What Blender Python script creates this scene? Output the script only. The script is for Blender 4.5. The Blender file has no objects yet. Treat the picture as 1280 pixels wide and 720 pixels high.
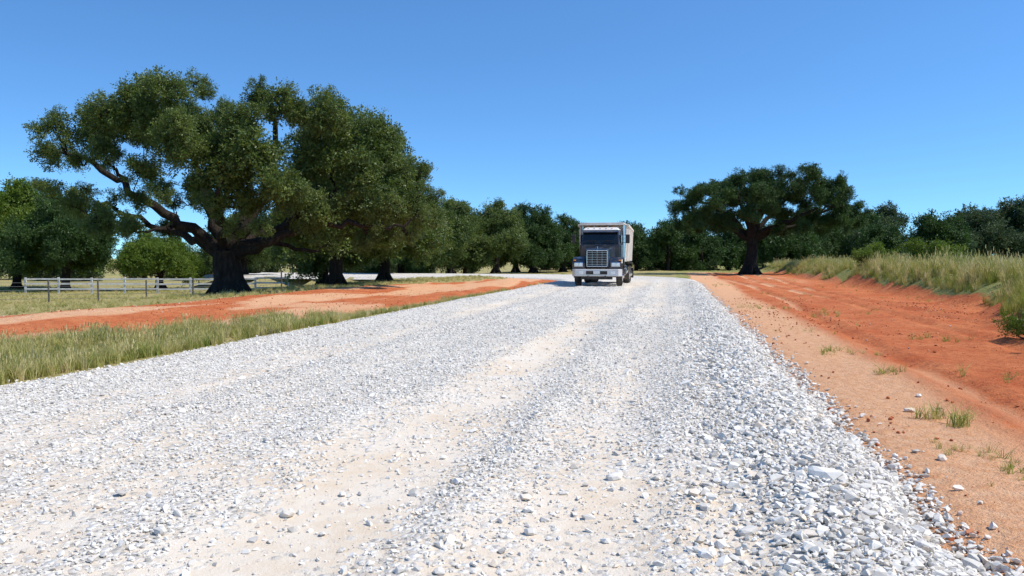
import bpy, bmesh, math, random
import numpy as np
from mathutils import Vector, Matrix, Euler
random.seed(7); rng = np.random.default_rng(7)
scene = bpy.context.scene
SL = 0.205

# ------------------------------------------------------------------ helpers
def vn(x, y, seed=0.0):
    x = np.asarray(x, float); y = np.asarray(y, float)
    xi = np.floor(x); yi = np.floor(y); fx = x-xi; fy = y-yi
    def h(a, b):
        v = np.sin(a*127.1+b*311.7+seed*74.7)*43758.5453
        return v-np.floor(v)
    fx = fx*fx*(3-2*fx); fy = fy*fy*(3-2*fy)
    return (h(xi, yi)*(1-fx)+h(xi+1, yi)*fx)*(1-fy)+(h(xi, yi+1)*(1-fx)+h(xi+1, yi+1)*fx)*fy
def fbm(x, y, seed=0, o=4):
    r = 0; a = .5; t = 0
    for i in range(o):
        r = r+a*vn(np.asarray(x)*2**i, np.asarray(y)*2**i, seed+i*3.1); t += a; a *= .5
    return r/t
def ss(a, b, x):
    t = np.clip((np.asarray(x, float)-a)/(b-a), 0, 1); return t*t*(3-2*t)
def band(s, a, b, w=.3):
    return ss(a-w, a+w, s)*(1-ss(b-w, b+w, s))

# ---------------------------------------------------------------- road frame
CEN0 = -3.13; NRM = math.sqrt(1+SL*SL)
D = np.array([SL/NRM, 1/NRM]); Rn = np.array([1/NRM, -SL/NRM])
YA = 52.0; A0 = np.array([CEN0+SL*YA, YA]); RAD = 12.0
CC = A0-Rn*RAD; HALF = 4.66/NRM*1.0; TH = math.radians(84); TAIL = 26
def road_v(X, Y):
    X = np.asarray(X, float); Y = np.asarray(Y, float)
    rx = X-A0[0]; ry = Y-A0[1]
    u = rx*D[0]+ry*D[1]
    v1 = rx*Rn[0]+ry*Rn[1]
    cx = X-CC[0]; cy = Y-CC[1]
    a = np.arctan2(cx*D[0]+cy*D[1], cx*Rn[0]+cy*Rn[1])
    v2 = np.hypot(cx, cy)-RAD
    n = Rn*math.cos(TH)+D*math.sin(TH)
    v3 = cx*n[0]+cy*n[1]-RAD
    v = np.where(u < 0, v1, np.where((a >= 0) & (a < TH), v2, v3))
    dT = -Rn*math.sin(TH)+D*math.cos(TH)
    past = (cx*dT[0]+cy*dT[1] > TAIL-1) & (u > 0)
    return np.where(past, 50., v)
def foot(Y):
    return np.interp(Y, [0, 8, 13, 24, 60, 200], [4.2, 4.6, 5.9, 8.8, 9.3, 12])
def ground_h(X, Y):
    X = np.asarray(X, float); Y = np.asarray(Y, float)
    s = X-SL*Y
    v = road_v(X, Y)
    f = foot(Y)+.7*(fbm(Y*.35, s*0+2, 5)-.5)*2
    hb = np.interp(Y, [0, 20, 40, 70, 110], [.65, .75, .95, .75, .5])
    h = hb*ss(-.2, 1.9, s-f)+.010*np.clip(s-f, 0, 110)
    far = np.clip((Y-75)/120, 0, 1)
    h = h-1.1*ss(18, 32, -s)*(1-.5*far)
    n = (fbm(X*.5, Y*.5, 1)-.5)*.12+(fbm(X*2.2, Y*2.2, 2, 3)-.5)*.05
    h = h+n*ss(0, 1.5, np.abs(v)-HALF)
    # mound of spoil beside the road, and ruts on the dirt strip
    h = h+.28*np.exp(-(((X-.0)/2.0)**2+((Y-47)/2.5)**2))
    h = h+.20*np.exp(-((s+14.3)/1.8)**2)*(Y < 60)*(Y > 0)
    for c in (3.7, 5.5, 6.9):
        q = s-c-.35*np.sin(Y*.11+c)
        h = h-.06*np.exp(-(q/.17)**2)*(s < 8.5)+.03*np.exp(-((q-.32)/.14)**2)+.02*np.exp(-((q+.3)/.14)**2)
    h = h-.10*np.exp(-((s+8.6)/.7)**2)
    h = np.where(np.abs(v) < HALF+.35, h*0-.14+.14*ss(HALF-.5, HALF+.35, np.abs(v)), h)
    return h
def tracks(t):
    return band(t, -6.05, -5.1, .35)*.50+band(t, -2.6, -1.6, .4)*.62+band(t, -.95, -.35, .3)*.5
def wobble(s, Y): return .25*(fbm(Y*.16, 0*Y+3.3, 9)-.5)*2+.18*(fbm(Y*.6, s*.6, 19)-.5)*2
def gravel(s, Y):
    w = wobble(s, Y); t = s+w
    n = fbm(s*1.2, Y*.22, 11); n2 = fbm(s*2.8, Y*1.3, 13); n3 = fbm(s*4.5, Y*.18, 17)
    near = 1-ss(4, 9.5, Y)
    g = .90-tracks(t)-near*.38*band(t, -4.2, .1, .5)
    g = g+(n-.5)*.8+(n2-.5)*.9+(n3-.5)*.5
    g = np.maximum(g, band(s+.2*w, .45, 3, .4)*.95)
    return np.clip(g, 0, 1)
def road_h(v, s, Y):
    g = gravel(s, Y); t = s+wobble(s, Y)
    h = .05-.03*(v/HALF)**2+.03*g*fbm(s*3, Y*1.2, 4)
    h = h-.028*tracks(t)+.035*np.exp(-((t+1.25)/.16)**2)*fbm(Y*.8, s*0, 6)+.03*np.exp(-((t+4.75)/.2)**2)+.035*np.exp(-((t-.02)/.18)**2)*fbm(Y*.7, s*0+4, 7)*1.4
    h = h+.10*np.exp(-((v-HALF+.65)/.42)**2)+.05*np.exp(-((v+HALF-.6)/.5)**2)
    e = np.abs(v)+.16*(fbm(Y*1.1, v*0+np.sign(v), 21)-.5)*2
    h = h-.22*ss(HALF-.3, HALF+.25, e)
    return h

# ---------------------------------------------------------------- materials
def newmat(name):
    m = bpy.data.materials.new(name); m.use_nodes = True
    nt = m.node_tree; b = nt.nodes['Principled BSDF']
    return m, nt, b
def node(nt, t, **kw):
    n = nt.nodes.new(t)
    for k, v in kw.items():
        if k in ('inp',):
            for a, c in v.items(): n.inputs[a].default_value = c
        else: setattr(n, k, v)
    return n
def mixc(nt, f, a, b):
    n = nt.nodes.new('ShaderNodeMix'); n.data_type = 'RGBA'
    for sock, val in ((0, f), (6, a), (7, b)):
        if hasattr(val, 'is_output'): nt.links.new(val, n.inputs[sock])
        elif sock == 0: n.inputs[0].default_value = val
        else: n.inputs[sock].default_value = (*val, 1)
    return n.outputs[2]
def noise(nt, scale, detail=4, rough=.55, vec=None):
    n = node(nt, 'ShaderNodeTexNoise', inp={'Scale': scale, 'Detail': detail, 'Roughness': rough})
    if vec is None:
        tc = nt.nodes.new('ShaderNodeTexCoord'); vec = tc.outputs['Object']
    nt.links.new(vec, n.inputs['Vector'])
    return n.outputs['Fac']
def ramp(nt, fac, stops, interp='LINEAR'):
    r = nt.nodes.new('ShaderNodeValToRGB'); cr = r.color_ramp; cr.interpolation = interp
    while len(cr.elements) < len(stops): cr.elements.new(.5)
    for e, (p, c) in zip(cr.elements, stops):
        e.position = p; e.color = (*c, 1) if len(c) == 3 else c
    nt.links.new(fac, r.inputs[0]); return r.outputs[0]
def attr(nt, name):
    a = node(nt, 'ShaderNodeAttribute', attribute_name=name); return a.outputs['Fac']
def madd(nt, x, m, a):
    n = node(nt, 'ShaderNodeMath', operation='MULTIPLY_ADD', inp={1: m, 2: a} if not hasattr(a, 'is_output') else {1: m})
    nt.links.new(x, n.inputs[0])
    if hasattr(a, 'is_output'): nt.links.new(a, n.inputs[2])
    return n.outputs[0]
def bump(nt, b, h, strength, dist):
    bp = node(nt, 'ShaderNodeBump', inp={'Strength': strength, 'Distance': dist})
    nt.links.new(h, bp.inputs['Height']); nt.links.new(bp.outputs[0], b.inputs['Normal'])
def g3(v): return (v, v, v)

def mat_simple(name, col, rough=.6, metal=0, var=.15, scale=6, dirt=None, spec=.5, coat=0):
    m, nt, b = newmat(name)
    f = noise(nt, scale, 5)
    f = ramp(nt, f, [(.3, g3(0)), (.7, g3(1))])
    c2 = tuple(max(0, c*(1-var)) for c in col); c1 = tuple(min(1, c*(1+var)) for c in col)
    o = mixc(nt, f, c2, c1)
    if dirt:
        f2 = noise(nt, 2.3, 6, .65); f2 = ramp(nt, f2, [(.42, g3(0)), (.68, g3(1))])
        mm = node(nt, 'ShaderNodeMath', operation='MULTIPLY', inp={1: dirt[3]}); nt.links.new(f2, mm.inputs[0])
        o = mixc(nt, mm.outputs[0], o, dirt[:3])
    nt.links.new(o, b.inputs['Base Color'])
    b.inputs['Roughness'].default_value = rough; b.inputs['Metallic'].default_value = metal
    b.inputs['Specular IOR Level'].default_value = spec
    b.inputs['Coat Weight'].default_value = coat
    return m

def mat_instanced(name, stops, rough=.8, trans=0.0, spec=.3, fine=None, leaf=False, attr_only=False):
    m, nt, b = newmat(name)
    if attr_only: r = attr(nt, 'lv')
    else:
        oi = nt.nodes.new('ShaderNodeObjectInfo'); r = oi.outputs['Random']
    if leaf: r = madd(nt, attr(nt, 'lv'), .5, madd(nt, r, .5, 0.0))
    c = ramp(nt, r, stops)
    if fine:
        f = noise(nt, fine, 3); f = ramp(nt, f, [(.3, g3(.84)), (.7, g3(1.05))])
        mx = node(nt, 'ShaderNodeMix', data_type='RGBA', blend_type='MULTIPLY'); mx.inputs[0].default_value = 1
        nt.links.new(c, mx.inputs[6]); nt.links.new(f, mx.inputs[7]); c = mx.outputs[2]
    nt.links.new(c, b.inputs['Base Color'])
    b.inputs['Roughness'].default_value = rough; b.inputs['Specular IOR Level'].default_value = spec
    if trans > 0:
        tr = nt.nodes.new('ShaderNodeBsdfTranslucent')
        hs = node(nt, 'ShaderNodeHueSaturation', inp={'Hue': .49, 'Saturation': 1.15, 'Value': 1.4}); nt.links.new(c, hs.inputs['Color'])
        nt.links.new(hs.outputs[0], tr.inputs[0])
        ms = node(nt, 'ShaderNodeMixShader'); ms.inputs[0].default_value = trans
        nt.links.new(b.outputs[0], ms.inputs[1]); nt.links.new(tr.outputs[0], ms.inputs[2])
        out = nt.nodes['Material Output']; nt.links.new(ms.outputs[0], out.inputs[0])
    return m

STST = [(0, (.46, .425, .37)), (.12, (.60, .565, .505)), (.5, (.725, .69, .62)), (.85, (.80, .77, .70)), (1, (.70, .59, .46))]
M_stone = mat_instanced('limestone_stone', STST, .9, fine=30)
M_gravel = mat_instanced('limestone_gravel', STST, .9, fine=30, attr_only=True)
M_clod = mat_instanced('red_clod', [(0, (.30, .08, .03)), (.7, (.50, .15, .06)), (.9, (.62, .32, .18)), (1, (.62, .56, .49))], .95)
M_leafA = mat_instanced('oak_leaf', [(.1, (.050, .085, .018)), (.45, (.092, .138, .030)), (.75, (.145, .195, .044)), (1, (.20, .24, .065))], .45, .3, .45, leaf=True)
M_leafB = mat_instanced('dark_leaf', [(.1, (.022, .052, .012)), (.5, (.042, .088, .018)), (1, (.08, .14, .03))], .5, .22, .35, leaf=True)
M_leafC = mat_instanced('far_leaf', [(.1, (.035, .060, .024)), (.5, (.060, .092, .034)), (1, (.10, .135, .05))], .6, .2, .3, leaf=True)
M_leafL = mat_instanced('light_leaf', [(.1, (.07, .125, .016)), (.5, (.12, .185, .026)), (1, (.20, .26, .05))], .5, .3, .3, leaf=True)
M_gdry = mat_instanced('dry_grass', [(0, (.25, .26, .075)), (.35, (.40, .38, .125)), (.7, (.56, .49, .21)), (1, (.68, .57, .31))], .7, .3)
M_ggreen = mat_instanced('green_grass', [(0, (.15, .20, .035)), (.5, (.29, .32, .07)), (1, (.46, .42, .15))], .7, .3)

def bark_mat():
    m, nt, b = newmat('bark')
    tc = nt.nodes.new('ShaderNodeTexCoord'); mp = node(nt, 'ShaderNodeMapping'); mp.inputs['Scale'].default_value = (1, 1, .3)
    nt.links.new(tc.outputs['Object'], mp.inputs[0])
    f = noise(nt, 9, 6, .65, mp.outputs[0])
    c = ramp(nt, f, [(.3, (.010, .008, .007)), (.55, (.030, .024, .019)), (.75, (.07, .058, .046))])
    nt.links.new(c, b.inputs['Base Color']); b.inputs['Roughness'].default_value = .95; b.inputs['Specular IOR Level'].default_value = .2
    bump(nt, b, f, 1.0, .08); return m
M_bark = bark_mat()

def ground_mat():
    m, nt, b = newmat('ground_soil_and_grass')
    tc = nt.nodes.new('ShaderNodeTexCoord'); O = tc.outputs['Object']
    n1 = noise(nt, .7, 6, .6, O); n2 = noise(nt, 7, 6, .7, O); n3 = noise(nt, 45, 4, .7, O); nL = noise(nt, .09, 4, .6, O)
    red = mixc(nt, ramp(nt, n1, [(.35, g3(0)), (.65, g3(1))]), (.50, .122, .040), (.64, .22, .085))
    red = mixc(nt, ramp(nt, n2, [(.45, g3(0)), (.72, g3(.8))]), red, (.30, .064, .026))
    red = mixc(nt, ramp(nt, n3, [(.5, g3(0)), (.75, g3(.45))]), red, (.72, .35, .18))
    pale = mixc(nt, ramp(nt, n2, [(.35, g3(0)), (.7, g3(1))]), (.76, .47, .28), (.64, .30, .14))
    pale = mixc(nt, ramp(nt, n3, [(.55, g3(0)), (.75, g3(.5))]), pale, (.44, .17, .075))
    dirtc = mixc(nt, ramp(nt, madd(nt, n2, .6, madd(nt, attr(nt, 'pale'), 1.0, -.3)), [(.3, g3(0)), (.75, g3(1))]), red, pale)
    dry = mixc(nt, ramp(nt, n2, [(.35, g3(0)), (.65, g3(1))]), (.25, .225, .08), (.47, .385, .18))
    gr = mixc(nt, ramp(nt, n2, [(.35, g3(0)), (.65, g3(1))]), (.16, .18, .045), (.33, .32, .11))
    grass = mixc(nt, ramp(nt, madd(nt, nL, 1.4, madd(nt, attr(nt, 'lush'), 1.0, -.7)), [(.3, g3(0)), (.7, g3(1))]), dry, gr)
    q = madd(nt, n1, .7, madd(nt, n2, .9, madd(nt, attr(nt, 'dirt'), 1.0, -.80)))
    col = mixc(nt, ramp(nt, q, [(.4, g3(0)), (.6, g3(1))]), grass, dirtc)
    nt.links.new(col, b.inputs['Base Color']); b.inputs['Roughness'].default_value = .97; b.inputs['Specular IOR Level'].default_value = .1
    bump(nt, b, madd(nt, n3, .35, n2), .9, .08)
    return m
def road_mat():
    m, nt, b = newmat('crushed_limestone')
    tc = nt.nodes.new('ShaderNodeTexCoord'); O = tc.outputs['Object']
    vo = node(nt, 'ShaderNodeTexVoronoi', inp={'Scale': 24}); nt.links.new(O, vo.inputs['Vector'])
    n2 = noise(nt, 5, 6, .7, O); n3 = noise(nt, 80, 4, .7, O); n1 = noise(nt, .8, 5, .6, O)
    sep = nt.nodes.new('ShaderNodeSeparateColor'); nt.links.new(vo.outputs['Color'], sep.inputs[0])
    cell = ramp(nt, sep.outputs[0], [(0, (.46, .425, .365)), (.25, (.62, .58, .515)), (.7, (.74, .705, .635)), (1, (.80, .77, .70))])
    edge = ramp(nt, vo.outputs['Distance'], [(.42, g3(0)), (.85, g3(.6))])
    stone = mixc(nt, edge, cell, (.42, .36, .285))
    dust = mixc(nt, ramp(nt, n2, [(.35, g3(0)), (.68, g3(1))]), (.655, .52, .37), (.73, .64, .51))
    dust = mixc(nt, ramp(nt, n3, [(.5, g3(0)), (.72, g3(.5))]), dust, (.77, .715, .62))
    dust = mixc(nt, ramp(nt, n1, [(.42, g3(0)), (.66, g3(.7))]), dust, (.76, .70, .605))
    a2 = madd(nt, sep.outputs[1], .8, madd(nt, n2, .8, madd(nt, attr(nt, 'gravel'), 1.0, -.8)))
    msk = ramp(nt, a2, [(.3, g3(0)), (.6, g3(1))])
    col = mixc(nt, msk, dust, stone)
    nt.links.new(col, b.inputs['Base Color']); b.inputs['Roughness'].default_value = .95; b.inputs['Specular IOR Level'].default_value = .15
    inv = node(nt, 'ShaderNodeMath', operation='SUBTRACT', inp={0: 1.0}); nt.links.new(vo.outputs['Distance'], inv.inputs[1])
    mu = node(nt, 'ShaderNodeMath', operation='MULTIPLY'); nt.links.new(inv.outputs[0], mu.inputs[0]); nt.links.new(msk, mu.inputs[1])
    bump(nt, b, madd(nt, n3, .3, mu.outputs[0]), .8, .03)
    return m

# ---------------------------------------------------------------- mesh helpers
def link(o, parent=None):
    scene.collection.objects.link(o)
    if parent: o.parent = parent
    return o
def mesh_np(name, V, F, mat=None, smooth=False):
    me = bpy.data.meshes.new(name); me.from_pydata([tuple(v) for v in V], [], F)
    if mat: me.materials.append(mat)
    if smooth: me.polygons.foreach_set('use_smooth', [True]*len(me.polygons))
    me.update(); return me
def grid_mesh(name, P, nu, nv, attrs, mat):
    me = bpy.data.meshes.new(name)
    I = np.arange(nu*nv).reshape(nu, nv)
    q = np.stack([I[:-1, :-1], I[:-1, 1:], I[1:, 1:], I[1:, :-1]], -1).reshape(-1, 4)
    me.from_pydata(P.tolist(), [], q.tolist())
    for k, a in attrs.items():
        at = me.attributes.new(k, 'FLOAT', 'POINT'); at.data.foreach_set('value', np.asarray(a, np.float32).ravel())
    me.materials.append(mat); me.polygons.foreach_set('use_smooth', [True]*len(me.polygons)); me.update()
    if len(me.polygons) and me.polygons[0].normal.z < 0: me.flip_normals()
    return me
def src_collection(name, meshes):
    c = bpy.data.collections.new(name)
    for i, me in enumerate(meshes):
        o = bpy.data.objects.new('%s_src_%02d' % (name, i), me); c.objects.link(o)
    return c, len(meshes)
def scatter(name, P, scl, rot, col, parent=None):
    coll, n = col
    P = np.asarray(P, np.float32); N = len(P)
    me = bpy.data.meshes.new(name); me.vertices.add(N); me.vertices.foreach_set('co', P.ravel())
    scl = np.asarray(scl, np.float32)
    if scl.ndim == 1: scl = np.repeat(scl[:, None], 3, 1)
    a = me.attributes.new('scl', 'FLOAT_VECTOR', 'POINT'); a.data.foreach_set('vector', scl.ravel())
    a = me.attributes.new('rot', 'FLOAT_VECTOR', 'POINT'); a.data.foreach_set('vector', np.asarray(rot, np.float32).ravel())
    a = me.attributes.new('idx', 'INT', 'POINT'); a.data.foreach_set('value', rng.integers(0, n, N).astype(np.int32))
    me.update()
    o = link(bpy.data.objects.new(name, me), parent)
    ng = bpy.data.node_groups.new(name+'_gn', 'GeometryNodeTree')
    ng.interface.new_socket('Geometry', in_out='INPUT', socket_type='NodeSocketGeometry')
    ng.interface.new_socket('Geometry', in_out='OUTPUT', socket_type='NodeSocketGeometry')
    gi = ng.nodes.new('NodeGroupInput'); go = ng.nodes.new('NodeGroupOutput')
    iop = ng.nodes.new('GeometryNodeInstanceOnPoints'); ci = ng.nodes.new('GeometryNodeCollectionInfo')
    ci.inputs['Collection'].default_value = coll; ci.inputs['Separate Children'].default_value = True; ci.inputs['Reset Children'].default_value = True
    def na(nm, t):
        x = ng.nodes.new('GeometryNodeInputNamedAttribute'); x.data_type = t; x.inputs['Name'].default_value = nm
        return [s for s in x.outputs if s.enabled and s.name == 'Attribute'][0]
    L = ng.links.new
    L(gi.outputs[0], iop.inputs['Points']); L(ci.outputs[0], iop.inputs['Instance']); iop.inputs['Pick Instance'].default_value = True
    L(na('idx', 'INT'), iop.inputs['Instance Index']); L(na('rot', 'FLOAT_VECTOR'), iop.inputs['Rotation']); L(na('scl', 'FLOAT_VECTOR'), iop.inputs['Scale'])
    L(iop.outputs[0], go.inputs[0])
    md = o.modifiers.new('instances', 'NODES'); md.node_group = ng
    return o
def rrot(N, tilt=math.pi):
    r = np.zeros((N, 3)); r[:, 0] = rng.uniform(-tilt, tilt, N); r[:, 1] = rng.uniform(-tilt, tilt, N); r[:, 2] = rng.uniform(0, 6.283, N); return r
def rotmats(r):
    cx, sx, cy, sy, cz, sz = np.cos(r[:, 0]), np.sin(r[:, 0]), np.cos(r[:, 1]), np.sin(r[:, 1]), np.cos(r[:, 2]), np.sin(r[:, 2])
    M = np.empty((len(r), 3, 3))
    M[:, 0, 0] = cz*cy; M[:, 0, 1] = cz*sy*sx-sz*cx; M[:, 0, 2] = cz*sy*cx+sz*sx
    M[:, 1, 0] = sz*cy; M[:, 1, 1] = sz*sy*sx+cz*cx; M[:, 1, 2] = sz*sy*cx-cz*sx
    M[:, 2, 0] = -sy; M[:, 2, 1] = cy*sx; M[:, 2, 2] = cy*cx
    return M
def merge_tris(name, P, scl, rot, srcs, mat):
    """one real mesh holding every stone (triangulated sources), with a per-stone tone attribute"""
    N = len(P); idx = rng.integers(0, len(srcs), N); M = rotmats(rot); VV = []; TT = []; LL = []; off = 0
    for i, (sv, st) in enumerate(srcs):
        k = np.nonzero(idx == i)[0]
        v = np.einsum('nij,nvj->nvi', M[k], sv[None]*scl[k][:, None, :])+P[k][:, None, :]
        n, m = len(k), len(sv)
        t = (st[None]+(np.arange(n)*m)[:, None, None]+off)
        VV.append(v.reshape(-1, 3)); TT.append(t.reshape(-1, 3)); LL.append(np.repeat(rng.random(n), len(st))); off += n*m
    V = np.concatenate(VV).astype(np.float32); T3 = np.concatenate(TT).astype(np.int32); Lv = np.concatenate(LL).astype(np.float32)
    me = bpy.data.meshes.new(name); me.vertices.add(len(V)); me.vertices.foreach_set('co', V.ravel())
    me.loops.add(T3.size); me.loops.foreach_set('vertex_index', T3.ravel())
    me.polygons.add(len(T3)); me.polygons.foreach_set('loop_start', np.arange(0, T3.size, 3, dtype=np.int32))
    me.update(calc_edges=True)
    a = me.attributes.new('lv', 'FLOAT', 'FACE'); a.data.foreach_set('value', Lv)
    me.materials.append(mat)
    me.polygons.foreach_set('use_smooth', np.zeros(len(T3), dtype=bool))
    return link(bpy.data.objects.new(name, me))

# ---------------------------------------------------------------- sources
def stone_mesh(name, seed, mat, npts=15, flat=.72):
    r = np.random.default_rng(seed); bm = bmesh.new()
    p = r.normal(size=(npts, 3)); p /= np.linalg.norm(p, axis=1)[:, None]; p *= r.uniform(.8, 1.05, (npts, 1))
    p *= np.array([1, r.uniform(.65, .95), flat*r.uniform(.75, 1.1)])*.5
    for q in p: bm.verts.new(q)
    res = bmesh.ops.convex_hull(bm, input=bm.verts)
    bmesh.ops.delete(bm, geom=[v for v in bm.verts if not v.link_faces], context='VERTS')
    bmesh.ops.recalc_face_normals(bm, faces=bm.faces)
    me = bpy.data.meshes.new(name); bm.to_mesh(me); bm.free(); me.materials.append(mat); return me
def stone_src(seed, n):
    me = stone_mesh('tmp_stone', seed, M_stone, n)
    v = np.array([x.co[:] for x in me.vertices]); t = np.array([p.vertices[:] for p in me.polygons]); bpy.data.meshes.remove(me); return v, t
GSRC = [stone_src(i+1, 13) for i in range(16)]
ROCKS = src_collection('rock', [stone_mesh('rock%d' % i, i+31, M_stone, 34, .62) for i in range(5)])
CLODS = src_collection('soil_clod', [stone_mesh('clod%d' % i, i+50, M_clod, 18) for i in range(5)])
def leaf_mesh(name, seed, mat, n=240, L=.19, W=.095, tw=24):
    # a bough end: short twigs radiating out, leaves gathered along each
    r = np.random.default_rng(seed); V = []; F = []; lv = []
    for t in range(tw):
        dd = r.normal(size=3); dd /= np.linalg.norm(dd); ln = r.uniform(.45, 1.0); st = r.uniform(.1, .45); v0 = r.uniform(0, 1)
        bend = r.normal(size=3)*.18
        for i in range(n//tw):
            q = st+(ln-st)*r.uniform(0, 1)**.8
            c = dd*q+bend*q*q+r.normal(size=3)*.075
            d = dd*.7+r.normal(size=3)*.7; d /= np.linalg.norm(d)
            u = np.cross(d, r.normal(size=3)*.7+np.array([0, 0, 1.])); u /= np.linalg.norm(u); w = np.cross(u, d)
            l = L*r.uniform(.65, 1.25); ww = W*r.uniform(.7, 1.2); k = len(V)
            V += [c, c+d*l*.5+u*ww*.5+w*ww*.18, c+d*l, c+d*l*.5-u*ww*.5+w*ww*.18]; F.append((k, k+1, k+2, k+3)); lv.append(np.clip(.6*v0+.4*r.uniform(0, 1), 0, 1))
    me = mesh_np(name, V, F, mat)
    a = me.attributes.new('lv', 'FLOAT', 'FACE'); a.data.foreach_set('value', np.array(lv, np.float32)); return me
def leafcol(nm, mat, **k): return src_collection(nm, [leaf_mesh(nm+str(i), 100+i, mat, **k) for i in range(6)])
LEAF_A = leafcol('oak_bough', M_leafA); LEAF_B = leafcol('dark_bough', M_leafB)
LEAF_C = leafcol('far_bough', M_leafC, L=.2, W=.12, n=200); LEAF_L = leafcol('light_bough', M_leafL)
LEAF_D = leafcol('far_dark_bough', M_leafB, L=.2, W=.13, n=200)
def tuft_mesh(name, seed, mat, n=24, spread=.22, lean=.35, w=.012, heads=0.0):
    r = np.random.default_rng(seed); V = []; F = []
    for i in range(n):
        a = r.uniform(0, 6.283); b = r.uniform(0, spread); x, y = b*math.cos(a), b*math.sin(a)
        h = r.uniform(.35, 1.05); a2 = r.uniform(0, 6.283); ln = r.uniform(.05, lean)*h
        dx, dy = ln*math.cos(a2), ln*math.sin(a2); a3 = r.uniform(0, 3.14); wx, wy = w*math.cos(a3), w*math.sin(a3); k = len(V)
        V += [(x-wx, y-wy, -.05), (x+wx, y+wy, -.05), (x+dx*.35+wx*.8, y+dy*.35+wy*.8, h*.55), (x+dx*.35-wx*.8, y+dy*.35-wy*.8, h*.55), (x+dx, y+dy, h)]
        F += [(k, k+1, k+2, k+3), (k+3, k+2, k+4)]
        if r.random() < heads:
            k = len(V); t = np.array([x+dx, y+dy, h])
            V += [t+(-.018, 0, -.1), t+(.018, 0, -.1), t+(.012, 0, .06), t+(-.012, 0, .06)]; F.append((k, k+1, k+2, k+3))
    return mesh_np(name, V, F, mat)
GDRY = src_collection('dry_grass_tuft', [tuft_mesh('gd%d' % i, 200+i, M_gdry, heads=.25, lean=.5) for i in range(5)])
GGREEN = src_collection('green_grass_tuft', [tuft_mesh('gg%d' % i, 220+i, M_ggreen, lean=.55) for i in range(5)])
GWEED = src_collection('weed_tuft', [tuft_mesh('gw%d' % i, 240+i, M_ggreen, n=16, spread=.35, lean=1.3, w=.02) for i in range(4)]+[tuft_mesh('gx%d' % i, 250+i, M_gdry, n=16, spread=.35, lean=1.3, w=.02) for i in range(4)])

# ---------------------------------------------------------------- ground sheet
def axis(fine0, fine1, step, lo, hi, g=1.16):
    a = list(np.arange(fine0, fine1+1e-6, step)); st = step; x = a[-1]
    while x < hi: st *= g; x += st; a.append(x)
    st = step; x = a[0]; pre = []
    while x > lo: st *= g; x -= st; pre.append(x)
    return np.array(pre[::-1]+a)
GLX = ([0, 9, 13, 15, 20, 30, 50, 60], [-11, -11, -11, -10.8, -9.4, -8.5, -8.0, -7.5])
DLX = ([0, 14, 20, 30, 45, 60, 70], [-15.5, -16.5, -17.5, -15.5, -13.4, -11.5, -9])
def gLf(Y): return np.interp(Y, *GLX)
def dLf(Y): return np.interp(Y, *DLX)
sA = axis(-22, 16, .15, -2500, 2500); yA = axis(2, 40, .2, -200, 3500, 1.035)
S, YY = np.meshgrid(sA, yA, indexing='ij'); XX = S+SL*YY
Z = ground_h(XX, YY)
wob = (fbm(XX*.35, YY*.35, 31)-.5)*1.8
dirt_left = band(S+wob, dLf(YY), gLf(YY), .35)*(YY < 62)
dirt_right = band(S+wob*.5, np.full_like(S, 1), foot(YY)+.7, .5)*(1-ss(75, 95, YY))
dirt = np.clip(dirt_left+dirt_right, 0, 1)
pale = band(S, 1.2, 3.0, .5)*.75+.6*(fbm(S*1.3, YY*.10, 41)-.42)+(S < 0)*(.75*ss(.42, .6, fbm(S*.7, YY*.2, 44)))
for c in (3.7, 5.5, 6.9):
    q = S-c-.35*np.sin(YY*.11+c); pale = pale+.5*np.exp(-(q/.2)**2)*(S > 0)*ss(.35, .5, fbm(YY*.15, S*0+c, 47))
pale = pale-.45*ss(3.6, 6, S)*(YY < 30)+.25*ss(30, 50, YY)*(S > 0)
lush = np.where(S > 0, .6, .25)+.1*(S < -30)
G = bpy.data.objects.new('ground', grid_mesh('ground', np.stack([XX, YY, Z], -1).reshape(-1, 3), len(sA), len(yA), {'dirt': dirt, 'pale': pale, 'lush': lush}, ground_mat()))
link(G)

# ---------------------------------------------------------------- gravel road
us = np.concatenate([np.arange(-60, -50.4, .5), np.arange(-50.4, -34, .07), np.arange(-34, 0, .2)])
vs = np.linspace(-HALF-.35, HALF+.35, 130)
rows = []
for u in us: rows.append((A0+D*u, Rn))
for a in np.arange(0, TH, math.radians(2)): 
    n = Rn*math.cos(a)+D*math.sin(a); rows.append((CC+n*RAD, n))
nT = Rn*math.cos(TH)+D*math.sin(TH); dT = -Rn*math.sin(TH)+D*math.cos(TH)
for u in np.arange(0, TAIL+.5, 1.0): rows.append((CC+nT*RAD+dT*u, nT))
C = np.array([r[0] for r in rows]); N_ = np.array([r[1] for r in rows])
RX = C[:, None, 0]+N_[:, None, 0]*vs[None]; RY = C[:, None, 1]+N_[:, None, 1]*vs[None]
Vv = np.repeat(vs[None], len(rows), 0)
sc = CEN0+Vv*NRM
longi = np.concatenate([C[:len(us), 1], YA+np.arange(len(rows)-len(us))*.6])
LY = np.repeat(longi[:, None], len(vs), 1)
isS = np.arange(len(rows))[:, None] < len(us)
Sr = np.where(isS, RX-SL*RY, sc)
RZ = road_h(Vv, Sr, np.where(isS, RY, LY))
gr_attr = gravel(Sr, LY)
link(bpy.data.objects.new('gravel_road', grid_mesh('gravel_road', np.stack([RX, RY, RZ], -1).reshape(-1, 3), len(rows), len(vs), {'gravel': gr_attr}, road_mat())))

def surf_z(X, Y):
    v = road_v(X, Y); s = X-SL*Y
    zr = road_h(v, s, Y); zg = ground_h(X, Y)
    return np.where(np.abs(v) < HALF+.35, np.maximum(zr, zg), zg)

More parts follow.
